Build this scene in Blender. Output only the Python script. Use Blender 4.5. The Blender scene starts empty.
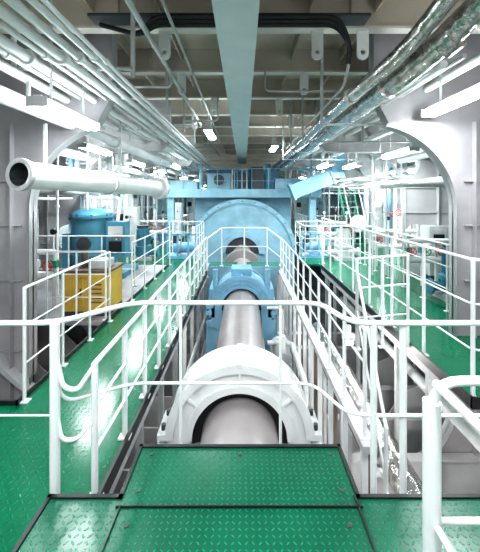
import bpy, bmesh, math, random
from mathutils import Vector, Matrix, Euler
from mathutils.geometry import tessellate_polygon
random.seed(11)
PI=math.pi
# ---------------------------------------------------------------- materials
def mat(name,col,rough=0.45,metal=0.0,var=0.12,scale=3.0,bump=0.0,bscale=40,spec=0.5):
    m=bpy.data.materials.new(name); m.use_nodes=True
    nt=m.node_tree; b=nt.nodes['Principled BSDF']
    b.inputs['Roughness'].default_value=rough; b.inputs['Metallic'].default_value=metal
    b.inputs['Specular IOR Level'].default_value=spec
    tc=nt.nodes.new('ShaderNodeTexCoord')
    n=nt.nodes.new('ShaderNodeTexNoise'); n.inputs['Scale'].default_value=scale; n.inputs['Detail'].default_value=6
    nt.links.new(tc.outputs['Object'],n.inputs['Vector'])
    r=nt.nodes.new('ShaderNodeValToRGB')
    r.color_ramp.elements[0].position=0.3; r.color_ramp.elements[1].position=0.7
    r.color_ramp.elements[0].color=(*[c*(1-var) for c in col],1)
    r.color_ramp.elements[1].color=(*[min(1,c*(1+var*0.6)) for c in col],1)
    nt.links.new(n.outputs['Fac'],r.inputs['Fac']); nt.links.new(r.outputs['Color'],b.inputs['Base Color'])
    if bump>0:
        n2=nt.nodes.new('ShaderNodeTexNoise'); n2.inputs['Scale'].default_value=bscale; n2.inputs['Detail'].default_value=3
        nt.links.new(tc.outputs['Object'],n2.inputs['Vector'])
        bp=nt.nodes.new('ShaderNodeBump'); bp.inputs['Strength'].default_value=bump; bp.inputs['Distance'].default_value=0.02
        nt.links.new(n2.outputs['Fac'],bp.inputs['Height']); nt.links.new(bp.outputs['Normal'],b.inputs['Normal'])
    return m
def emis(name,col,s):
    m=bpy.data.materials.new(name); m.use_nodes=True; nt=m.node_tree
    b=nt.nodes['Principled BSDF']; b.inputs['Base Color'].default_value=(*col,1)
    b.inputs['Emission Color'].default_value=(*col,1); b.inputs['Emission Strength'].default_value=s
    return m
def treadmat(name,col,hi,cell,bumpd=.006,dotf=.55,rough=.3):
    m=bpy.data.materials.new(name); m.use_nodes=True; nt=m.node_tree; N=nt.nodes; L=nt.links
    b=N['Principled BSDF']; b.inputs['Roughness'].default_value=rough
    tc=N.new('ShaderNodeTexCoord'); s=N.new('ShaderNodeSeparateXYZ'); L.new(tc.outputs['Object'],s.inputs[0])
    def M(op,a,bb=None,c=None):
        n=N.new('ShaderNodeMath'); n.operation=op
        for i,v in enumerate((a,bb,c)):
            if v is None: continue
            if isinstance(v,(int,float)): n.inputs[i].default_value=v
            else: L.new(v,n.inputs[i])
        return n.outputs[0]
    k=1/cell
    u=M('MULTIPLY',s.outputs[0],k); v=M('MULTIPLY',s.outputs[1],k)
    fu=M('SUBTRACT',M('FRACT',u),0.5); fv=M('SUBTRACT',M('FRACT',v),0.5)
    par=M('MODULO',M('ADD',M('FLOOR',u),M('ADD',M('FLOOR',v),2000)),2.0)
    p=M('ADD',fu,fv); q=M('SUBTRACT',fu,fv)
    p2=M('MULTIPLY',p,p); q2=M('MULTIPLY',q,q)
    e1=M('ADD',M('MULTIPLY',p2,3.2),M('MULTIPLY',q2,20.0))
    e2=M('ADD',M('MULTIPLY',p2,20.0),M('MULTIPLY',q2,3.2))
    e=M('ADD',M('MULTIPLY',e1,par),M('MULTIPLY',e2,M('SUBTRACT',1.0,par)))
    mr=N.new('ShaderNodeMapRange'); mr.interpolation_type='SMOOTHSTEP'
    L.new(e,mr.inputs[0]); mr.inputs[1].default_value=1.0; mr.inputs[2].default_value=0.3; mr.inputs[3].default_value=0; mr.inputs[4].default_value=1
    h=mr.outputs[0]
    bp=N.new('ShaderNodeBump'); bp.inputs['Strength'].default_value=1.0; bp.inputs['Distance'].default_value=bumpd
    L.new(h,bp.inputs['Height']); L.new(bp.outputs['Normal'],b.inputs['Normal'])
    n=N.new('ShaderNodeTexNoise'); n.inputs['Scale'].default_value=3; n.inputs['Detail'].default_value=8; L.new(tc.outputs['Object'],n.inputs['Vector'])
    mx=N.new('ShaderNodeMix'); mx.data_type='RGBA'
    mx.inputs['A'].default_value=(*col,1); mx.inputs['B'].default_value=(*hi,1)  # B lightens the raised studs: their highlight is put into the colour
    fac=M('ADD',M('MULTIPLY',h,dotf),M('MULTIPLY',n.outputs['Fac'],0.35)); L.new(fac,mx.inputs['Factor'])
    L.new(mx.outputs['Result'],b.inputs['Base Color'])
    return m
WHITE=mat('white_gloss_paint',(0.76,0.78,0.78),0.28,var=0.10)
OFFW=mat('aged_white_paint',(0.52,0.54,0.54),0.4,var=0.28)
GREY=mat('grey_hull_paint',(0.34,0.325,0.34),0.38,var=0.22,scale=1.5)
LGREY=mat('light_grey_paint',(0.48,0.48,0.49),0.42,var=0.2,scale=2)
CEIL=mat('ceiling_beige_grey_paint',(0.54,0.49,0.42),0.5,var=0.2,scale=1.2)
CBEAM=mat('ceiling_beam_paint',(0.70,0.68,0.62),0.45,var=0.15,scale=2)
DGREY=mat('dark_steel',(0.05,0.055,0.06),0.5,var=0.3)
BLACK=mat('black_rubber_and_gap_shade',(0.008,0.009,0.010),0.45,var=0.2)
TREAD=treadmat('green_tread_plate',(0.0,0.062,0.032),(0.015,0.27,0.15),.034,.005,.5,.27)
GREEN=treadmat('green_deck_paint',(0.0,0.10,0.045),(0.0,0.21,0.11),.045,.0012,.08,.16)
BLUE=mat('light_blue_machinery_paint',(0.24,0.43,0.53),0.4,var=0.18)
BBLUE=mat('blue_bearing_paint',(0.19,0.40,0.55),0.38,var=0.15)
DBLUE=mat('mid_blue_duct_paint',(0.10,0.24,0.36),0.45,var=0.2)
BEAMB=mat('pale_blue_grey_beam_paint',(0.50,0.60,0.59),0.4,var=0.08)
TEAL=mat('teal_blue_machine_paint',(0.055,0.21,0.29),0.4,var=0.2)
SHAFT=mat('shaft_coated_steel',(0.36,0.325,0.325),0.34,metal=0.25,var=0.18,scale=2)
SILVER=mat('aluminium_foil_lagging',(0.66,0.65,0.63),0.2,metal=1.0,var=0.3,scale=14,bump=1.0,bscale=11)
YEL=mat('yellow_equipment_paint',(0.62,0.40,0.06),0.45,var=0.2)
RED=mat('red_valve_paint',(0.5,0.05,0.04),0.4)
BROWN=mat('rusty_brown_primer',(0.14,0.10,0.08),0.6,var=0.3)
BILGE=mat('bilge_plate_grey',(0.27,0.27,0.28),0.42,var=0.4,scale=1.5)
TUBE=emis('fluorescent_tube',(0.90,0.98,1.0),26)
PGREEN=mat('green_valve_paint',(0.03,0.24,0.14),0.4)
# ---------------------------------------------------------------- mesh builder
class B:
    def __init__(s,name,parent=None):
        s.name=name; s.bm=bmesh.new(); s.mats=[]; s.parent=parent
    def mi(s,m):
        if m not in s.mats: s.mats.append(m)
        return s.mats.index(m)
    def box(s,x0,x1,y0,y1,z0,z1,m):
        return s.obox(((x0+x1)/2,(y0+y1)/2,(z0+z1)/2),(abs(x1-x0),abs(y1-y0),abs(z1-z0)),m)
    def obox(s,c,size,m,rot=(0,0,0)):
        i=s.mi(m)
        R=Euler(rot).to_matrix(); c=Vector(c); a,b,d=[q/2 for q in size]
        v=[s.bm.verts.new(c+R@Vector(p)) for p in [(-a,-b,-d),(a,-b,-d),(a,b,-d),(-a,b,-d),(-a,-b,d),(a,-b,d),(a,b,d),(-a,b,d)]]
        for f in [(3,2,1,0),(4,5,6,7),(0,1,5,4),(1,2,6,5),(2,3,7,6),(3,0,4,7)]:
            s.bm.faces.new([v[k] for k in f]).material_index=i
        return s
    def sweep(s,pts,r,m,seg=12,cap=True,closed=False):
        i=s.mi(m); pts=[Vector(p) for p in pts]
        rs=r if isinstance(r,list) else [r]*len(pts)
        rings=[]; n=len(pts); up=None
        for k in range(n):
            if closed: t=pts[(k+1)%n]-pts[k-1]
            elif k==0: t=pts[1]-pts[0]
            elif k==n-1: t=pts[-1]-pts[-2]
            else: t=(pts[k+1]-pts[k]).normalized()+(pts[k]-pts[k-1]).normalized()
            if t.length<1e-9: t=Vector((0,0,1))
            t.normalize()
            if up is None:
                up=Vector((0,0,1)) if abs(t.z)<0.9 else Vector((1,0,0))
            a=(up-t*up.dot(t))
            if a.length<1e-6: a=t.orthogonal()
            a.normalize(); b=t.cross(a); up=a
            rings.append([s.bm.verts.new(pts[k]+(a*math.cos(2*PI*j/seg)+b*math.sin(2*PI*j/seg))*rs[k]) for j in range(seg)])
        rr=list(zip(rings,rings[1:]))
        if closed: rr.append((rings[-1],rings[0]))
        for A,C in rr:
            for j in range(seg):
                f=s.bm.faces.new([A[j],A[(j+1)%seg],C[(j+1)%seg],C[j]]); f.material_index=i; f.smooth=True
        if cap and not closed:
            for R_ in (rings[0][::-1],rings[-1]):
                s.bm.faces.new([s.bm.verts.new(v.co) for v in R_]).material_index=i
        return s
    def cyl(s,p0,p1,r,m,seg=16,r2=None):
        return s.sweep([p0,p1],[r,r if r2 is None else r2],m,seg)
    def pipe(s,pts,r,m,fil=0.12,seg=12):
        return s.sweep(fillet(pts,fil),r,m,seg)
    def strip(s,prof,y0,y1,m):
        i=s.mi(m); vs=[(s.bm.verts.new((p[0],y0,p[1])),s.bm.verts.new((p[0],y1,p[1]))) for p in prof]
        for A,C in zip(vs,vs[1:]):
            f=s.bm.faces.new([A[0],A[1],C[1],C[0]]); f.material_index=i; f.smooth=True
        return s
    def poly(s,loops,t0,t1,m,axis='y'):
        i=s.mi(m)
        def P(p,t):
            if axis=='y': return Vector((p[0],t,p[1]))
            if axis=='x': return Vector((t,p[0],p[1]))
            return Vector((p[0],p[1],t))
        tris=tessellate_polygon([[Vector((p[0],p[1],0)) for p in l] for l in loops])
        flat=[p for l in loops for p in l]
        for t in (t0,t1):
            vs=[s.bm.verts.new(P(p,t)) for p in flat]
            for tr in tris:
                try: s.bm.faces.new([vs[k] for k in tr]).material_index=i
                except ValueError: pass
        for l in loops:
            a=[s.bm.verts.new(P(p,t0)) for p in l]; b=[s.bm.verts.new(P(p,t1)) for p in l]; n=len(l)
            for k in range(n):
                s.bm.faces.new([a[k],a[(k+1)%n],b[(k+1)%n],b[k]]).material_index=i
        return s
    def done(s,bevel=0,recalc=True):
        if recalc: bmesh.ops.recalc_face_normals(s.bm,faces=s.bm.faces[:])
        me=bpy.data.meshes.new(s.name); s.bm.to_mesh(me); s.bm.free()
        for m in s.mats: me.materials.append(m)
        o=bpy.data.objects.new(s.name,me); bpy.context.scene.collection.objects.link(o)
        if s.parent: o.parent=s.parent
        if bevel:
            md=o.modifiers.new('bevel','BEVEL'); md.width=bevel; md.segments=2; md.limit_method='ANGLE'; md.angle_limit=0.9
        return o
def fillet(pts,r,n=6):
    pts=[Vector(p) for p in pts]; out=[pts[0]]
    for a,b,c in zip(pts,pts[1:],pts[2:]):
        d1=(a-b); d2=(c-b); rr=min(r,d1.length*0.48,d2.length*0.48)
        p=b+d1.normalized()*rr; q=b+d2.normalized()*rr
        for k in range(n+1):
            t=k/n; out.append(p*(1-t)**2+b*2*t*(1-t)+q*t*t)
    out.append(pts[-1]); return out
def arc(cx,cz,r,a0,a1,n=24):
    return [(cx+r*math.cos(math.radians(a0+(a1-a0)*k/n)),cz+r*math.sin(math.radians(a0+(a1-a0)*k/n))) for k in range(n+1)]
def circ(cx,cz,r,n=32): return arc(cx,cz,r,0,360,n)[:-1]
EYE=1.9
# ---------------------------------------------------------------- shell
B('floor').box(-6,6,-1,40,-2.5,-2.4,BILGE).done()
B('ceiling').box(-6,6,-1,40,4.3,4.4,CEIL).done()
B('wall_left').box(-6.1,-6,-1,40,-2.5,4.4,OFFW).done()
B('wall_right').box(6,6.1,-1,40,-2.5,4.4,OFFW).done()
B('wall_back').box(-6,6,40,40.1,-2.5,4.4,OFFW).done()
YB=[2.6,4.0,5.4,6.8,8.2,9.6,11.0,12.6,14.2,16,18,20,23,26,29,32,36]
for y in YB:
    b=B('ceiling_deck_beam'); b.box(-6,6,y-.012,y+.012,3.93,4.3,CEIL); b.box(-6,6,y-.07,y+.07,3.90,3.93,CBEAM)
    for x in (-4.4,-3,-1.5,1.3,2.8,4.2): b.box(x-.01,x+.01,y-.07,y+.07,3.93,4.3,CEIL)
    b.done()
for x in [-5,-4.2,-3.4,-2.6,-1.8,-1.0,.8,1.6,2.4,3.2,4,4.8]:
    B('ceiling_stiffener').box(x-.01,x+.01,-1,40,4.12,4.3,CEIL).done()
b=B('crane_rail_beam'); b.box(-.235,.125,-.8,15,3.36,3.40,BEAMB); b.box(-.07,-.04,-.8,15,3.4,3.88,BEAMB); b.box(-.2,.09,-.8,15,3.84,3.9,BEAMB)
for y in (5.4,8.2,11): b.box(-.2,.09,y-.01,y+.01,3.4,3.84,BEAMB)
b.done()
def lug(x,y,z0=3.55):
    b=B('lifting_lug')
    out=[(x-.07,3.9),(x-.07,z0+.07)]+arc(x,z0+.07,.07,180,360,12)+[(x+.07,3.9)]
    b.poly([out,circ(x,z0+.09,.03,14)],y-.012,y+.012,WHITE); b.done()
for x,y in [(-.95,4.0),(.9,4.0),(-1.0,5.4),(1.0,5.4),(-.6,6.8),(.75,6.8),(-1.2,8.2),(1.2,8.2),(1.45,4.0)]: lug(x,y)
b=B('ceiling_cable_loom')
for k in range(3):
    b.pipe([(-1.6,3.7,3.82),(-1.15,3.7,3.70),(-.98,3.7-k*.05,3.82+.02*k),(1.05,3.7-k*.05,3.82+.02*k),(1.2,3.7,3.6),(1.2,3.75,3.4)],.026,BLACK,.15)
b.box(-1.7,1.4,3.6,3.82,3.87,3.9,DGREY)
b.done()
b=B('electric_conduit')
b.pipe([(1.2,3.75,3.4),(1.2,3.9,3.2),(1.2,9,3.2)],.018,OFFW,.1); b.pipe([(.35,5.2,3.9),(.35,5.2,3.55),(2.6,5.2,3.55)],.016,OFFW,.1)
b.pipe([(-.5,6.6,3.9),(-.5,6.6,3.4),(-1.2,6.6,3.4)],.02,OFFW,.1)
b.done()
b=B('ceiling_pipe_bundle')
for x,z,r in [(-1.28,3.16,.018),(-1.40,3.20,.028),(-1.54,3.20,.036),(-1.70,3.20,.045),(-1.86,3.22,.026),(-2.02,3.20,.05),(-2.22,3.23,.028),(-2.4,3.20,.052)]:
    b.cyl((x,-.8,z),(x,16,z),r,WHITE,14)
    for y in (3.1,6.3,9.5): b.cyl((x,y-.02,z),(x,y+.02,z),r*1.5,WHITE,14)
for y in [3.6,5.2,6.7,8.2,9.7,11.2]:
    b.box(-2.5,-1.2,y-.02,y+.02,3.27,3.30,OFFW)
    for x in (-2.5,-1.2): b.box(x-.02,x+.02,y-.02,y+.02,3.2,4.3,OFFW)
b.done()
b=B('sprinkler_branch_pipe')
b.pipe([(-1.0,2,3.6),(-1.0,14,3.6)],.028,OFFW); b.pipe([(-.75,2,3.72),(-.75,14,3.72)],.018,OFFW)
for y in (4.6,7,10): b.pipe([(-1.0,y,3.6),(-1.0,y,3.42),(-2.3,y,3.42)],.02,OFFW,.08)
b.done()
b=B('white_ventilation_pipe'); b.cyl((-2.34,-.8,2.88),(-2.34,14,2.88),.085,WHITE,24)
for y in (2.4,6,9): b.cyl((-2.34,y-.025,2.88),(-2.34,y+.025,2.88),.12,WHITE,24)
for y in (3.6,6.8,10): b.box(-2.355,-2.325,y-.015,y+.015,2.96,3.15,OFFW)
b.done()
b=B('flanged_cooling_pipe')
p0=Vector((-2.38,3.5,2.13)); p1=Vector((-1.66,6.5,2.05)); d=(p1-p0).normalized()
def ringpipe(b,p,q,ro,ri,m,mi_):
    a=q-p; t=a.normalized(); u=t.orthogonal().normalized(); w=t.cross(u); n=28; im=b.mi(m); ii=b.mi(mi_)
    R=[[b.bm.verts.new(c+(u*math.cos(2*PI*k/n)+w*math.sin(2*PI*k/n))*r) for k in range(n)] for c,r in ((p,ri),(p,ro),(q,ro),(q,ri))]
    for k in range(n):
        j=(k+1)%n
        for A,C,mm in ((R[0],R[1],im),(R[1],R[2],im),(R[2],R[3],im),(R[3],R[0],ii)):
            f=b.bm.faces.new([A[k],A[j],C[j],C[k]]); f.material_index=mm; f.smooth=False
ringpipe(b,p0,p0+d*1.0,.15,.125,WHITE,DGREY)
b.cyl(p0+d*.9,p1,.15,WHITE,32); ringpipe(b,p0-d*.0,p0+d*.05,.175,.125,LGREY,DGREY)
b.cyl(p0+d*.88,p0+d*.9,.13,BLACK,20)  # black disc deep in the open end paints the shade inside the pipe
b.cyl(p0+d*1.5,p0+d*1.54,.17,OFFW,28); b.cyl(p1-d*.06,p1,.21,WHITE,28); b.cyl(p1,p1+d*.06,.21,LGREY,28)
b.box(-2.42,-2.39,4.0,4.03,2.25,2.78,OFFW); b.box(-1.98,-1.96,5.3,5.33,2.2,3.1,OFFW)
b.done()
b=B('foil_lagged_steam_pipe')
b.pipe([(2.25,1.0,3.75),(1.95,2.1,3.62),(1.80,2.75,3.30),(1.58,3.35,3.08),(1.54,4.2,3.06),(1.52,14,3.06)],.115,SILVER,.45,28)
for y in (4.3,5.6,7,8.5): b.cyl((1.54,y-.02,3.06),(1.54,y+.02,3.06),.125,SILVER,24)
b.cyl((1.79,2.79,3.27),(1.74,2.9,3.22),.135,SILVER,24); b.cyl((1.56,3.5,3.075),(1.56,3.6,3.072),.135,SILVER,24)
b.done()
b=B('foil_lagged_steam_pipe')
b.pipe([(1.85,1.0,3.85),(1.62,2.2,3.55),(1.46,2.95,3.2),(1.27,3.5,3.06),(1.24,4.3,3.04),(1.24,14,3.04)],.075,SILVER,.4,24)
for y in (3.8,5,6.3): b.cyl((1.245,y-.02,3.05),(1.245,y+.02,3.05),.085,SILVER,24)
b.done()
b=B('overhead_service_pipes')
for x,z,r in [(1.80,3.12,.03),(1.95,3.18,.04),(2.15,3.26,.025),(2.5,3.35,.05),(2.9,3.2,.06),(3.1,3.25,.04)]:
    b.cyl((x,3.2 if x<2.3 else 3,z),(x,16,z),r,WHITE if r>.035 else OFFW,12)
for y in [4.7,6.2,7.7,9.2]:
    b.box(1.12,3.2,y-.02,y+.02,2.905,2.93,OFFW)
    for x in (1.12,2.25,3.2): b.box(x-.018,x+.018,y-.018,y+.018,2.91,4.3,OFFW)
b.done()
# ---------------------------------------------------------------- hull web frames
def webframe(y,x0=2.86,zt=2.85,r=1.15,m=GREY,curl=False):
    for s in (1,-1):
        b=B('hull_web_frame')
        inner=[(1.75,4.3),(1.75,3.25)]+[(1.95,zt+.03)]
        a=arc(x0-r,zt-r,r,80,0,20)
        bot=[(x0,-.9)]+arc(x0-.9,-.9-.0,.9,0,-70,10)
        prof=inner+a+bot+[(x0-.9,-2.4),(5.99,-2.4),(5.99,4.3)]
        holes=[circ(4.2,.9,.32),circ(4.2,-.6,.3),circ(4.0,2.7,.3)]
        P=[[(s*p[0],p[1]) for p in prof]]+[[(s*p[0],p[1]) for p in h] for h in holes]
        b.poly(P,y-.012,y+.012,m)
        b.strip([(s*p[0],p[1]) for p in inner+a+bot],y-.09,y+.09,LGREY)
        for k,z in enumerate((-.2,.75,1.5,2.1)): b.box(s*3,s*5.9,y-.05,y-.012,z-.008,z+.008,m)
        for x in (3.12,3.45,4.7): b.box(s*x-.008,s*x+.008,y-.09,y-.012,-2.3,2.9,m)
        if curl:
            c=[(s*p[0],p[1]) for p in arc(1.55,1.2,2.25,-5,-62,18)]
            c2=[(s*p[0],p[1]) for p in arc(1.55,1.2,2.31,-5,-62,18)]
            b.poly([c+c2[::-1]],y-.16,y-.012,LGREY)
        b.done(recalc=True)
webframe(4.5,curl=True); webframe(8.0,3.9,2.95,1.0,m=LGREY); webframe(12.0,4.6,2.95,.9,m=OFFW)
# ---------------------------------------------------------------- decks
PZ=.2
pts=[(-1.09,-.8),(2.6,-.8),(2.6,1.86),(.65,1.86),(.65,2.235),(-.69,2.235),(-.69,1.86),(-1.09,1.86)]
b=B('tread_plate_platform'); b.poly([pts],.165,.2,TREAD,'z'); b.done()
def edge(b,p,q,z,w=.022,h=.09,m=BLACK):
    p=Vector((*p,0)); q=Vector((*q,0)); d=q-p; a=math.atan2(d.y,d.x)
    c=(p+q)/2; b.obox((c.x,c.y,z-h/2+.012),(d.length+w,w,h),m,(0,0,a))
b=B('platform_edge_trim')
for p,q in zip(pts[2:],pts[3:]+pts[:1]): edge(b,p,q,PZ)
edge(b,(-.69,1.80),(.65,1.80),PZ,.008,.016); edge(b,(-.67,-.5),(-.67,1.80),PZ,.005,.014); edge(b,(.63,-.5),(.63,1.86),PZ,.010,.018)
b.box(-1.09,2.6,1.80,1.85,-.1,.16,DGREY); b.box(-.67,.63,2.15,2.2,-.1,.16,DGREY)
for x,y in [(-.6,2.17),(-.6,1.9),(.57,2.17),(.57,1.9),(-.02,2.17),(-.6,1.7),(.55,1.7)]: b.cyl((x,y,.2),(x,y,.206),.012,DGREY,10)
b.done()
b=B('floor_left_deck')
b.poly([[(-5.9,-.8),(-1.12,-.8),(-1.12,1.9),(-.9,1.9),(-.9,9.2),(-2.05,9.2),(-2.05,3.0),(-5.9,3.0)]],-.05,0,GREEN,'z'); b.done()
b=B('deck_edge_kickplate')
for p,q in [((-5.9,3.0),(-2.05,3.0)),((-2.05,3.0),(-2.05,9.2)),((-.9,1.92),(-.9,9.2)),((2.12,3.05),(2.12,9.0)),((2.12,3.05),(5.9,3.05))]: edge(b,p,q,.03,.02,.11)
b.done()
b=B('floor_right_deck')
b.poly([[(2.12,3.05),(5.9,3.05),(5.9,4.3),(3.4,4.3),(3.4,9.2),(2.12,9.2)]],-.05,0,GREEN,'z'); b.done()
b=B('floor_far_deck')
b.poly([[(-5.9,9.2),(-1.25,9.2),(-1.25,11),(-2.4,11),(-2.4,36),(-5.9,36)]],-.05,0,GREEN,'z')
b.poly([[(5.9,9.2),(1.7,9.2),(1.7,11),(2.6,11),(2.6,36),(5.9,36)]],-.05,0,GREEN,'z'); b.done()
b=B('floor_machinery_flat')
b.box(-5.9,-2.08,5.0,9.18,-.06,-.01,BILGE); b.box(3.43,5.9,5.0,9.18,-.06,-.01,GREEN); b.done()
b=B('deck_support_frame')
for x in (-.97,-1.95,2.2,3.3):
    b.box(x-.05,x+.05,2.2 if x<0 else 3.2,9.1,-.2,-.055,LGREY)
    for k in range(9):
        y=2.3+k*.8
        if x>0 and y<3.1: continue
        b.box(x-.03,x+.03,y-.03,y+.03,-2.4,-.05,OFFW)
for k in range(7):
    y=3.2+k*.9
    b.box(-2.0,-.95,y-.03,y+.03,-.15,-.055,LGREY); b.box(2.2,3.3,y-.03,y+.03,-.15,-.055,LGREY)
b.done()
b=B('shaft_well_coaming')
b.box(.91,1.02,2.5,9.2,-.06,0,LGREY)
for k in range(14):
    y=2.6+k*.5; b.box(.93,.98,y-.02,y+.02,-2.4,-.06,WHITE)
    b.box(1.05,1.09,y+.2,y+.24,-2.4,-.3,[BROWN,OFFW][k%2])
b.box(.95,.99,2.5,9.2,-1.2,-1.12,LGREY); b.box(1.03,1.08,2.8,9.2,-.34,-.28,BROWN)
b.done()
# ---------------------------------------------------------------- railings
def rail(name,path,z,h=1.1,mids=(.55,),sp=.55,pr=.022,rr=.015,m=WHITE,posts=None,fil=.08,foot=True):
    b=B(name); P=[Vector((p[0],p[1],(p[2] if len(p)>2 else z))) for p in path]
    b.pipe([p+Vector((0,0,h)) for p in P],rr*1.15,m,fil)
    for mh in mids: b.pipe([p+Vector((0,0,mh)) for p in P],rr*.75,m,fil,8)
    if posts is None:
        posts=[]
        for p,q in zip(P,P[1:]):
            n=max(1,round((q-p).length/sp))
            for k in range(n): posts.append(p.lerp(q,k/n))
        posts.append(P[-1])
    for p in posts:
        p=Vector(p)
        b.cyl(p,p+Vector((0,0,h)),pr,m,12)
        if foot: b.box(p.x-.045,p.x+.045,p.y-.035,p.y+.035,p.z,p.z+.012,m)
    return b
b=B('guard_railing')
top=[(-4,2.0),(-1.14,2.0),(-.80,2.38),(.55,2.38),(.66,2.0),(3.2,2.0)]
b.pipe([(x,y,1.13) for x,y in top],.017,WHITE,.12)
b.pipe([(-1.14,2.0,.93),(-1.14+.02,2.03,.62),(-.80,2.38,.55),(.5,2.38,.55),(.64,2.02,.57),(.8,2.0,.57)],.011,WHITE,.12)
b.pipe([(.8,2.0,.57),(3.2,2.0,.57)],.011,WHITE); b.pipe([(-4,2.0,.57),(-1.14,2.0,.57)],.006,WHITE)
for x,y,z0,r in [(-1.14,2.0,-.04,.029),(.79,2.0,.0,.019),(.98,2.02,.0,.021),(-.45,2.38,-.1,.011),(.27,2.38,-.1,.011),(2.2,2.0,0,.024)]:
    b.cyl((x,y,z0),(x,y,1.13),r,WHITE)
b.pipe([(-1.14,2.0,.95),(-1.09,2.0,.74),(-1.02,2.03,.70),(-.93,2.07,.84)],.015,WHITE,.08)
b.pipe([(-1.14,2.0,.64),(-1.10,2.0,.42),(-1.02,2.03,.40),(-.93,2.07,.5)],.013,WHITE,.08)
b.box(.74,1.05,1.9,2.05,-.02,.0,LGREY); b.box(-.5,-.4,2.24,2.4,-.1,-.08,LGREY); b.box(.22,.32,2.24,2.4,-.1,-.08,LGREY)
b.done()
rail('walkway_railing',[(-.93,2.07),(-.93,8.4)],0,.85,(.3,.58),.54,.021,.015).done()
b=rail('walkway_railing',[(.96,2.6),(.96,8.4)],0,.85,(.3,.58),.54,.017,.013); b.done()
rail('bridge_railing',[(-.9,8.3,-.15),(-.55,8.5,.1),(.62,8.5,.1),(.95,8.3,-.15)],0,.98,(.5,),.6,.018,.016,fil=.05).done()
b=B('shaft_crossing_bridge'); b.box(-.9,.95,8.45,9.1,.04,.08,GREEN); b.box(-.9,.95,8.43,8.45,-.1,.1,BLUE)
b.box(-.95,-.85,8.45,9.1,-.06,.04,WHITE); b.box(.86,.96,8.45,9.1,0,.04,WHITE); b.done()
rail('walkway_railing',[(-2.02,3.05),(-2.02,5.0)],0,1.05,(.35,.7),.65,.016,.012).done()
rail('walkway_railing',[(-2.02,6.0),(-2.02,9.1)],0,1.05,(.35,.7),.75,.016,.012).done()
rail('machinery_guard_railing',[(-3.0,5.05),(-2.1,5.05)],0,1.05,(.35,.7),.45,.015,.012).done()
rail('machinery_guard_railing',[(-4.4,7.0),(-2.3,7.0)],0,1.05,(.35,.7),.7,.015,.012).done()
rail('walkway_railing',[(4.0,3.1),(2.16,3.1),(2.16,9.0)],0,1.3,(.45,.88),.8,.020,.014).done()
rail('stair_railing',[(1.45,4.2,-.05),(2.1,4.2,0)],0,1.15,(.4,.78),.4,.02,.015).done()
rail('stair_railing',[(1.45,4.2,-.05),(1.3,3.0,-1.2)],0,1.0,(.5,),.5,.02,.015,foot=False).done()
rail('machinery_guard_railing',[(3.36,4.7),(3.36,9.1)],0,1.1,(.37,.74),.7,.016,.013).done()
rail('machinery_guard_railing',[(1.75,9.3),(3.3,9.3)],0,1.05,(.35,.7),.5,.016,.013).done()
rail('machinery_guard_railing',[(-1.3,9.3),(-1.3,10.9),(-2.35,11.0)],0,1.05,(.35,.7),.5,.016,.013).done()
rail('machinery_guard_railing',[(-2.45,11),(-2.45,16)],0,1.05,(.35,.7),.7,.016,.013).done()
rail('machinery_guard_railing',[(1.75,9.3),(1.75,11),(2.65,11.1),(2.65,16)],0,1.05,(.35,.7),.7,.016,.013).done()
b=B('corner_railing')
b.pipe([(.76,-.5,1.16),(.76,1.0,1.16),(.76,1.3,1.16)],.017,WHITE)
b.pipe([(.755,1.32,.9),(.76,1.32,1.16),(1.0,1.32,1.16),(3,1.32,1.16)],.019,WHITE,.12)
b.pipe([(.76,1.32,.6),(3,1.32,.6)],.013,WHITE); b.pipe([(.76,1.32,.6),(.76,-.5,.6)],.013,WHITE)
b.cyl((.755,1.32,.2),(.755,1.32,1.08),.034,WHITE,20); b.cyl((2.2,1.32,.2),(2.2,1.32,1.15),.034,WHITE)
b.box(.69,.82,1.26,1.38,.2,.215,WHITE)
b.done()
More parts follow.
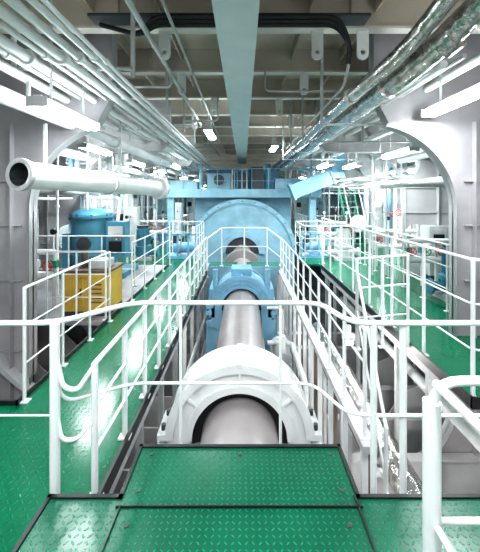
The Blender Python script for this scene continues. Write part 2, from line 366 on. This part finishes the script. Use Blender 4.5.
# ---------------------------------------------------------------- shaft and bearings
AX=-.03; AZ=-.23
b=B('propeller_shaft')
b.cyl((AX,0.1,AZ),(AX,12.2,AZ),.335,SHAFT,64)
b.cyl((AX,9.6,AZ),(AX,9.75,AZ),.55,SHAFT,48); b.cyl((AX,9.76,AZ),(AX,9.9,AZ),.55,SHAFT,48)
b.done()
def bearing(name,y,R,ri,m,dep):
    b=B(name)
    prof=arc(AX,AZ,R,0,180,40)+[(AX-R,AZ-.25),(AX-ri,AZ-.25)]+arc(AX,AZ,ri,180,0,32)+[(AX+ri,AZ-.25),(AX+R,AZ-.25)]
    b.poly([prof],y,y+dep,m)
    lip=arc(AX,AZ,R+.025,0,180,40)+arc(AX,AZ,R-.05,180,0,40); b.poly([lip],y-.03,y+.02,m)
    b.poly([lip],y+dep-.02,y+dep+.03,m)
    lip=arc(AX,AZ,ri+.05,0,180,40)+arc(AX,AZ,ri-.01,180,0,40); b.poly([lip],y-.04,y,m)
    lip=arc(AX,AZ,ri+.01,-10,190,40)+arc(AX,AZ,.337,190,-10,40); b.poly([lip],y+.04,y+.1,BLACK)  # black ring in the gap round the shaft, its shade given as colour
    for s in (-1,1):
        xa,xb=AX+s*(R-.02),AX+s*(R+.1); b.box(xa,xb,y+.0,y+dep,AZ-.03,AZ+.03,m)
        b.box(xa,xb,y-.01,y+dep+.01,AZ-.14,AZ-.06,m)
        for q in (.07,dep-.07):
            b.cyl((AX+s*(R+.055),y+q,AZ+.03),(AX+s*(R+.055),y+q,AZ+.08),.022,DGREY,6)
    for a in (38,90,142):
        ca,sa=math.cos(math.radians(a)),math.sin(math.radians(a)); rm=(R+ri)/2
        b.obox((AX+ca*rm,y-.012,AZ+sa*rm),(R-ri-.04,.03,.03),m,(0,-math.radians(a),0))
    b.box(AX-.03,AX+.03,y-.035,y+dep+.035,AZ+R,AZ+R+.04,m)
    b.cyl((AX,y+.06,AZ+R+.03),(AX,y+.06,AZ+R+.1),.016,m,10); b.cyl((AX,y+dep*.6,AZ+R+.03),(AX,y+dep*.6,AZ+R+.08),.04,m,14)
    b.box(AX-R-.1,AX-ri,y+.02,y+dep-.02,-2.0,AZ-.25,m); b.box(AX+ri,AX+R+.1,y+.02,y+dep-.02,-2.0,AZ-.25,m)
    b.box(AX-ri-.02,AX+ri+.02,y+.02,y+dep-.02,-2.0,AZ-.42,m)
    b.box(AX-R-.2,AX+R+.2,y-.15,y+dep+.15,-2.4,-2.0,LGREY)
    return b
bearing('shaft_bearing_housing',2.9,.63,.425,WHITE,.34).done(bevel=.008)
b=bearing('intermediate_shaft_bearing',6.3,.58,.38,BBLUE,.7)
for s in (-1,1): b.cyl((AX+s*.5,6.35,AZ+.35),(AX+s*.5,6.35,AZ+.72),.05,BBLUE,12)
b.box(AX-.2,AX+.2,6.45,6.9,AZ+.56,AZ+.70,BBLUE); b.box(AX-.62,AX-.5,6.3,7,AZ-.2,AZ+.35,BBLUE); b.box(AX+.5,AX+.62,6.3,7,AZ-.2,AZ+.35,BBLUE)
b.done(bevel=.01)
b=B('bearing_oil_pipes')
b.pipe([(.45,6.2,-.2),(.75,6.2,-.2),(.75,6.2,-2.2)],.03,WHITE); b.pipe([(.4,5.4,-.5),(.8,5.4,-.5),(.8,4.2,-.5),(.8,4.2,-2.2)],.035,WHITE)
b.pipe([(-.6,3,-.6),(-.78,3.2,-.6),(-.78,8,-.6)],.03,OFFW); b.pipe([(.62,3.4,-.9),(.62,8,-.9)],.05,OFFW)
b.pipe([(-.6,3.4,-1.2),(-.6,8,-1.2)],.07,OFFW)
b.done()
b=B('turning_gear_pump')
b.cyl((.62,5.0,-.62),(.62,5.5,-.62),.13,LGREY,20); b.cyl((.62,5.5,-.62),(.62,5.56,-.62),.17,WHITE,20); b.box(.5,.74,4.95,5.5,-.86,-.72,LGREY)
b.cyl((.62,5.2,-.5),(.62,5.2,-.3),.05,WHITE,14); b.box(.45,.79,4.9,5.6,-2.4,-.86,GREY); b.done()
b=B('bilge_floor_frames')
for y in [2.6,3.6,4.4,5.2,6.0,7.6,8.4]:
    b.box(-5.9,-.85,y-.015,y+.015,-2.4,-1.75,LGREY); b.box(.85,5.9,y-.015,y+.015,-2.4,-1.6,LGREY)
    b.box(.85,5.9,y-.07,y+.07,-1.6,-1.58,LGREY)
b.box(.84,.87,2,9,-2.4,-1.5,LGREY); b.box(-.9,-.87,2,9,-2.4,-1.5,LGREY)
b.done()
b=B('lagged_bilge_duct'); b.pipe([(1.5,6.6,-.75),(1.52,3.3,-.78),(1.6,2.2,-.95),(1.9,1.3,-1.3)],.14,SILVER,.6,24)
for y in (3.4,4.5,5.6): b.box(1.33,1.38,y,y+.05,-2.4,-.6,LGREY); b.box(1.33,1.7,y,y+.05,-.95,-.9,LGREY)
b.done()
b=B('bilge_piping')
b.pipe([(.9,2.6,-1.15),(1.6,2.6,-1.25),(3.5,2.6,-1.25)],.05,WHITE); b.pipe([(1.8,2.3,-2.2),(1.8,6,-2.2)],.1,OFFW); b.pipe([(2.4,2.2,-.6),(2.4,3.0,-.6),(2.4,8,-.6)],.07,OFFW)
b.pipe([(1.2,2.9,-.6),(1.2,8,-.55)],.035,OFFW); b.pipe([(3,2.4,-1),(2.0,2.8,-1),(2.0,2.8,-2.3)],.05,WHITE,.1)
b.pipe([(-2.6,2.5,-.6),(-2.6,8,-.6)],.08,OFFW); b.pipe([(-3.1,3.4,-1.2),(-3.1,8,-1.2)],.1,OFFW)
b.done()
for s in (-1,1):
    b=B('hull_side_bracket')
    for y in (2.5,3.3,5.5,6.5):
        pr=[(s*p[0],p[1]) for p in [(1.95,-2.4)]+arc(1.95,.6,2.1,-70,-20,10)+[(5.99,-.1),(5.99,-2.4)]]
        b.poly([pr],y-.01,y+.01,LGREY)
    b.done()
# ---------------------------------------------------------------- main engine end
b=B('main_engine')
EY=12.2
b.poly([arc(AX,AZ,1.95,0,180,48)+[(-1.98,-2.4),(1.92,-2.4)],],EY,EY+.9,BLUE)
ring=arc(AX,AZ,2.02,0,180,48)+arc(AX,AZ,1.86,180,0,48); b.poly([ring],EY-.06,EY+.02,BLUE)
ring=arc(AX,AZ,.85,0,180,40)+arc(AX,AZ,.62,180,0,40); b.poly([ring],EY-.12,EY,BLUE)
b.poly([arc(AX,AZ,.62,0,180,30)],EY-.03,EY-.0,DGREY)
for k in range(13):
    a=math.radians(8+k*164/12); b.cyl((AX+1.94*math.cos(a),EY-.09,AZ+1.94*math.sin(a)),(AX+1.94*math.cos(a),EY-.05,AZ+1.94*math.sin(a)),.035,DBLUE,6)
b.box(-1.9,1.9,EY+.9,28,-2.4,1.9,BLUE); b.box(-1.5,1.5,EY+1.6,28,1.9,3.0,DBLUE)
b.box(-2.9,2.9,EY-.0,EY+.9,1.88,1.96,BLUE); b.box(-2.9,2.9,EY-.03,EY,1.84,2.16,BLUE)
for x in (-2.7,2.6): b.box(x-.12,x+.12,EY+.1,EY+.35,-.0,1.88,BLUE)
b.box(-1.35,-.45,EY+.2,EY+1,2.14,2.75,BLUE); b.cyl((-.1,EY+.1,2.5),(-.1,EY+.9,2.5),.32,DGREY,24); b.box(.3,.75,EY+.2,EY+1,1.96,3.0,DGREY)
b.cyl((-.9,EY+.18,2.5),(-.9,EY+.1,2.5),.2,DGREY,20); b.cyl((.95,EY+.3,1.96),(.95,EY+.3,3.1),.1,TEAL,16); b.cyl((-1.6,EY+.3,1.96),(-1.6,EY+.3,3.1),.07,BLUE,14)
b.box(-2.75,-1.7,EY+.1,EY+.6,2.14,2.45,BLUE); b.box(1.2,2.3,EY+.1,EY+.6,2.14,2.55,BLUE)
for k in range(5): b.cyl((-.4+k*.18,EY+.05,2.16),(-.4+k*.18,EY+.05,2.9),.025,[OFFW,TEAL,BLUE][k%3],8)
b.done(bevel=.01)
rail('engine_gallery_railing',[(-2.85,EY+.05),(2.85,EY+.05)],1.96,.95,(.5,),.6,.018,.014,BLUE).done()
b=B('blue_exhaust_duct')
b.obox((2.35,11.4,2.3),(1.5,.5,.5),BBLUE,(0,-.38,0)); b.obox((1.68,11.4,2.03),(.06,.6,.6),BBLUE,(0,-.38,0)); b.obox((3.02,11.4,2.565),(.06,.6,.6),BBLUE,(0,-.38,0))
b.box(3.0,3.45,11.15,11.65,2.5,4.1,BBLUE); b.box(2.3,2.36,11.2,11.25,1.9,4.1,DBLUE); b.box(1.75,2.9,11.12,11.16,2.75,2.82,DBLUE)
b.done(bevel=.01)
def skid(x0,x1,y,m,h=.75):
    b=B('lube_oil_pump_unit')
    b.box(x0,x1,y,y+.6,0,.08,m); n=3
    for k in range(n+1):
        x=x0+(x1-x0)*k/n; b.box(x-.025,x+.025,y,y+.05,.08,h,m)
    b.box(x0,x1,y,y+.05,h-.05,h,m)
    b.cyl((x0+.15,y+.3,.3),(x1-.15,y+.3,.3),.16,m,20); b.cyl((x0+.3,y+.3,.3),(x0+.36,y+.3,.3),.2,LGREY,20)
    b.cyl((x1-.2,y+.3,.3),(x1-.2,y+.3,.95),.05,WHITE,12); b.cyl((x0+.2,y+.3,.4),(x0+.2,y+.3,.7),.09,DGREY,14)
    b.done()
skid(-2.3,-1.35,10.0,BBLUE); skid(1.8,2.6,10.1,BBLUE)
# ---------------------------------------------------------------- left machines
b=B('purifier_unit')
X,Y=-3.5,8.1
b.box(X-.75,X+.75,Y-.5,Y+.6,-.01,.12,TEAL)
b.cyl((X-.15,Y,.12),(X-.15,Y,1.45),.52,TEAL,36); b.sweep([(X-.15,Y,1.45),(X-.15,Y,1.52),(X-.15,Y,1.58),(X-.15,Y,1.6)],[.52,.46,.3,.1],TEAL,36)
b.cyl((X-.15,Y,1.38),(X-.15,Y,1.43),.57,TEAL,36); b.cyl((X-.15,Y,.5),(X-.15,Y,.54),.56,TEAL,36); b.cyl((X-.15,Y,1.5),(X-.15,Y,1.85),.06,WHITE,12)
for k in range(10): b.cyl((X-.15+.545*math.cos(k*PI/5),Y+.545*math.sin(k*PI/5),1.34),(X-.15+.545*math.cos(k*PI/5),Y+.545*math.sin(k*PI/5),1.47),.02,DGREY,6)
b.box(X+.32,X+.76,Y-.45,Y-.1,.45,1.3,TEAL); b.box(X+.37,X+.71,Y-.46,Y-.45,.95,1.2,OFFW); b.box(X+.39,X+.69,Y-.465,Y-.45,.6,.85,BLACK)
for k in range(4): b.cyl((X+.41+k*.08,Y-.48,.9),(X+.41+k*.08,Y-.45,.9),.018,[RED,PGREEN,YEL,RED][k],10)
b.box(X-.78,X-.6,Y-.3,Y+.3,.12,1.0,TEAL); b.pipe([(X-.68,Y,1.0),(X-.68,Y,1.85),(X+.5,Y,1.85),(X+.5,Y-.2,1.3)],.04,WHITE)
b.cyl((X-.15,Y-.56,.8),(X-.15,Y-.46,.8),.16,DGREY,20)
b.done(bevel=.008)
b=B('yellow_generator_box')
x0,x1,y0,y1=-2.86,-2.14,5.25,5.85
b.box(x0,x1,y0,y1,.06,.68,YEL); b.box(x0-.03,x1+.03,y0-.03,y1+.03,.68,.72,BROWN); b.box(x0,x1,y0,y1,-.01,.06,DGREY)
b.box(x0+.06,x0+.32,y0-.015,y0,.14,.6,YEL); b.box(x0+.38,x1-.06,y0-.015,y0,.14,.6,YEL)
for k in range(5): b.box(x0+.42,x1-.1,y0-.022,y0-.01,.2+k*.07,.225+k*.07,BROWN)
b.box(x0+.27,x0+.3,y0-.03,y0,.33,.43,DGREY); b.cyl((x0+.2,y0+.3,.72),(x0+.2,y0+.3,.95),.06,BROWN,14); b.box(x0+.35,x1-.08,y0+.1,y0+.45,.72,.85,OFFW)
b.done(bevel=.006)
def cabinet(x,y,w,d,h,m,z=0):
    b=B('control_cabinet')
    b.box(x,x+w,y,y+d,z+.06,z+h,m); b.box(x+.02,x+w-.02,y+.02,y+d-.02,z,z+.06,DGREY)
    b.box(x+.03,x+w/2-.01,y-.015,y,z+.12,z+h-.06,m); b.box(x+w/2+.01,x+w-.03,y-.015,y,z+.12,z+h-.06,m)
    b.box(x+w/2-.05,x+w/2-.03,y-.03,y-.015,z+h*.5,z+h*.6,DGREY); b.box(x+.08,x+w*.42,y-.02,y-.01,z+h*.7,z+h*.85,BLACK)
    b.cyl((x+w*.7,y-.03,z+h*.78),(x+w*.7,y-.01,z+h*.78),.03,RED,10)
    b.done(bevel=.006)
for a in [(-5.4,7.2,.7,.4,1.6,OFFW),(-5.5,9.8,.8,.4,1.8,OFFW),(-4.4,11.5,.7,.4,1.5,OFFW),(-3.2,14,.6,.4,1.6,WHITE),(4.3,7.6,.8,.4,1.2,OFFW),(4.9,10.2,.7,.4,1.7,LGREY),(4.9,13,.7,.4,1.7,WHITE),(-5.3,13.5,.9,.4,1.8,WHITE),(3.0,19,.8,.4,1.8,WHITE),(-3.6,21,.8,.4,1.8,WHITE)]: cabinet(*a)
def wheel(b,c,r,ax,m):
    c=Vector(c); ax=Vector(ax).normalized(); u=ax.orthogonal().normalized(); w=ax.cross(u)
    b.sweep([c+(u*math.cos(2*PI*k/16)+w*math.sin(2*PI*k/16))*r for k in range(16)],.012,m,6,closed=True)
    for k in range(2):
        d=(u,w)[k]; b.cyl(c-d*r,c+d*r,.008,m,6)
    b.cyl(c-ax*.12,c+ax*.02,.014,m,8)
def manifold(x,y,w,s):
    b=B('valve_manifold')
    b.cyl((x,y,.55),(x+w,y,.55),.07,WHITE,16); b.cyl((x,y,.95),(x+w,y,.95),.05,WHITE,16)
    n=max(2,int(w/.28))
    for k in range(n+1):
        xx=x+w*k/n; b.cyl((xx,y,0),(xx,y,.55),.035,WHITE,10); b.cyl((xx,y,.55),(xx,y,.95),.03,OFFW,10)
        b.obox((xx,y,.75),(.12,.12,.12),[PGREEN,TEAL,LGREY][k%3]); wheel(b,(xx,y-.2,.75),.075,(0,-1,0),[RED,PGREEN,RED][k%3])
        if s: b.cyl((xx,y-.02,1.0),(xx,y-.02,1.25),.012,WHITE,8); b.cyl((xx,y-.05,1.3),(xx,y-.01,1.3),.05,BLACK if k%2 else WHITE,14)
    b.done()
for a in [(3.6,5.4,1.6,1),(3.5,7.0,1.2,0),(3.6,8.9,1.8,1),(-4.2,5.6,1.0,1),(-4.9,9.4,1.6,1),(2.9,11.8,.8,1),(-3.9,12.4,1.2,1),(3.2,15.5,2,1),(-4.5,16,1.8,1)]: manifold(*a)
def motorpump(x,y,z,m):
    b=B('circulating_pump')
    b.box(x-.3,x+.3,y-.25,y+.25,z,z+.1,LGREY); b.cyl((x,y,z+.1),(x,y,z+.35),.2,m,24); b.cyl((x,y,z+.35),(x,y,z+.42),.25,m,24)
    b.cyl((x,y,z+.42),(x,y,z+.95),.16,m,24); b.cyl((x,y,z+.95),(x,y,z+1.02),.18,DGREY,24)
    for k in range(12):
        a=k*PI/6; b.obox((x+.17*math.cos(a),y+.17*math.sin(a),z+.68),(.04,.01,.45),m,(0,0,a))
    b.cyl((x-.45,y,z+.22),(x+.45,y,z+.22),.09,m,18)
    for s in(-1,1): b.cyl((x+s*.42,y,z+.22),(x+s*.46,y,z+.22),.15,m,18)
    b.done()
for a in [(3.95,6.2,-.01,TEAL),(4.95,6.4,-.01,OFFW),(3.0,9.9,0,OFFW),(-3.0,9.9,0,TEAL),(-4.2,10.4,0,OFFW),(3.2,12.8,0,OFFW),(-3.2,13.2,0,BBLUE),(-4.7,6.4,-.01,OFFW),(5.2,8.3,-.01,TEAL)]: motorpump(*a)
MID=[(a+b_)/2 for a,b_ in zip(YB,YB[1:])]
def pipework(side,y0,y1,n):
    b=B('engine_room_pipework')
    for k in range(n):
        x=side*random.uniform(4.6 if (side>0 and y0<15) else 3.6,5.8); y=random.choice([q for q in MID if y0<=q<=y1])+random.uniform(-.35,.35)
        r=random.choice([.025,.035,.05,.08]); m=random.choice([WHITE,OFFW,OFFW,WHITE,LGREY,BLUE])
        z0=0 if y>9 else -.01
        b.cyl((x,y,z0),(x,y,4.11),r,m,10)
        if random.random()<.6: z=random.uniform(.4,2.2); b.cyl((x,y,z),(x,y,z+.05),r*1.7,m,12)
        if random.random()<.4: wheel(b,(x,y-.2,random.uniform(.8,1.6)),.09,(0,-1,0),random.choice([RED,PGREEN,TEAL]))
    for k in range(n//2):
        z=random.uniform(1.7,3.6); y=random.uniform(y0,y1); xa=side*random.uniform(3,4.4); xb=side*5.9
        b.pipe([(xa,y+1.5,z),(xa,y,z),(xb,y,z)],random.choice([.03,.05,.08]),random.choice([WHITE,OFFW,LGREY]),.15,10)
    for k in range(6):
        x=side*random.uniform(3.5,5.6); z=random.uniform(2.2,3.5); b.cyl((x,y0,z),(x,y1,z),random.choice([.04,.06,.1]),WHITE,10)
    b.done()
pipework(-1,5.2,9,12); pipework(1,5.2,9,10); pipework(-1,9.4,15,24); pipework(1,9.4,15,20); pipework(-1,15,26,26); pipework(1,15,26,26); pipework(-1,26,36,20); pipework(1,26,36,20)
for s in (-1,1):
    b=B('upper_gallery_platform')
    xs=sorted((s*3.1,s*5.9)); b.box(xs[0],xs[1],15.5,26,2.2,2.28,WHITE)
    b.done()
rail('upper_gallery_railing',[(3.1,15.5),(5.9,15.5)],2.28,.9,(.45,),.5,.02,.015).done()
rail('upper_gallery_railing',[(-5.9,15.5),(-3.1,15.5)],2.28,.9,(.45,),.5,.02,.015).done()
b=B('green_access_stair')
for x in (3.95,4.5): b.obox((x,12.9,1.1),(.03,2.6,.18),PGREEN,(math.radians(58),0,0))
for k in range(10):
    t=k/9; b.box(3.95,4.5,12.25+1.3*t-.1,12.25+1.3*t+.1,.1+2.0*t,.13+2.0*t,PGREEN)
for x in (3.95,4.5): b.cyl((x,12.1,1.0),(x,13.5,3.1),.02,WHITE,8); b.cyl((x,12.15,.0),(x,12.15,1.05),.02,WHITE,8)
b.done()
for x,y in ((-4.9,18.5),(4.6,18.5)):
    b=B('expansion_tank'); b.cyl((x,y,.3),(x,y,1.9),.6,WHITE,32); b.sweep([(x,y,1.9),(x,y,2.03),(x,y,2.1)],[.6,.4,.1],WHITE,32)
    for k in range(4):
        a=PI/4+k*PI/2; b.cyl((x+.45*math.cos(a),y+.45*math.sin(a),0),(x+.45*math.cos(a),y+.45*math.sin(a),.35),.05,WHITE,10)
    b.done()
# ---------------------------------------------------------------- luminaires
def lamp(x,y,z,L=1.25,e=60,r=.032):
    b=B('fluorescent_light_fixture')
    h=L/2
    def bx(a0,a1,l0,l1,z0,z1,m): b.box(x+a0,x+a1,y+l0,y+l1,z0,z1,m)
    bx(-.04,.04,-h,h,z+.045,z+.075,WHITE); bx(-.1,.1,-h-.02,-h,z-.04,z+.06,LGREY); bx(-.1,.1,h,h+.02,z-.04,z+.06,LGREY)
    for o in (-.05,.05): b.cyl((x+o,y-h,z),(x+o,y+h,z),r,TUBE,10)
    for l in (-h*.6,h*.6): bx(-.01,.01,l-.01,l+.01,z+.075,4.3,OFFW)
    o=b.done()
    ld=bpy.data.lights.new('tube_light','AREA'); ld.shape='RECTANGLE'; ld.size=.16; ld.size_y=L
    ld.energy=e; ld.color=(.94,.985,1.0); ld.spread=PI
    lo=bpy.data.objects.new('tube_light',ld); bpy.context.scene.collection.objects.link(lo); lo.location=(x,y,z-.06); lo.parent=o
lamp(-1.98,3.75,2.80,1.15,46,.045); lamp(2.45,3.7,2.98,1.3,46,.045)
lamp(-1.9,1.0,3.0,1.25,50); lamp(2.6,1.0,3.3,1.25,50); lamp(.55,.0,3.5,1.25,42); lamp(-.7,.0,3.5,1.25,42)
for x,y,z in [(-3.2,7.2,2.9),(3.3,7.0,2.8),(-3.3,10.2,2.9),(3.3,10.0,2.8),(-3.4,13.5,2.9),(3.4,13.2,2.9),(-3.0,16.5,2.8),(3.0,16.5,2.8),(-3.0,21,2.9),(3.0,21,2.9),(-4.8,8.8,2.6),(4.8,8.8,2.6),(-5,12,2.6),(5,12,2.6),(-2.3,11,2.9),(2.3,9.2,2.75),(-4.4,26,2.9),(4.4,26,2.9),(-3.6,31,2.9),(3.6,31,2.9)]:
    lamp(x,y,z,1.25,72,.045)
lamp(-.75,7.4,3.3,1.2,36); lamp(.9,9.6,3.3,1.2,36)
for x,y in ((1.6,5,),(-1.5,5.0),(3.0,3.3),(1.7,3.3)):  # fill lamps added below deck level to brighten the pit
    b=B('pit_fill_lamp'); zt=-.2 if y!=3.3 or x>2 else -1.0
    b.cyl((x,y,zt),(x,y,zt-.06),.1,WHITE,16); b.cyl((x,y,zt-.06),(x,y,zt-.13),.07,TUBE,16)
    b.box(x-.03,x+.03,y-.03,y+.03,zt,zt+.14,WHITE); o=b.done()
    ld=bpy.data.lights.new('pit_fill_light','POINT'); ld.energy=28; ld.shadow_soft_size=.08; ld.color=(1,.96,.92)
    lo=bpy.data.objects.new('pit_fill_light',ld); bpy.context.scene.collection.objects.link(lo); lo.location=(x,y,zt-.25); lo.parent=o
w=bpy.data.worlds.new('World'); bpy.context.scene.world=w; w.use_nodes=True
w.node_tree.nodes['Background'].inputs[0].default_value=(.97,.98,1,1); w.node_tree.nodes['Background'].inputs[1].default_value=.7
cd=bpy.data.cameras.new('camera'); cam=bpy.data.objects.new('camera',cd); bpy.context.scene.collection.objects.link(cam)
cam.location=(0,0,EYE); cam.rotation_euler=(PI/2,0,0)
cd.sensor_fit='HORIZONTAL'; cd.sensor_width=36; cd.lens=330/480*36; cd.shift_x=-3/480; cd.shift_y=-80/480; cd.clip_start=.05
bpy.context.scene.camera=cam
try: bpy.context.scene.view_settings.view_transform='Standard'
except Exception: pass
try: bpy.context.scene.view_settings.look='Medium High Contrast'
except Exception: pass
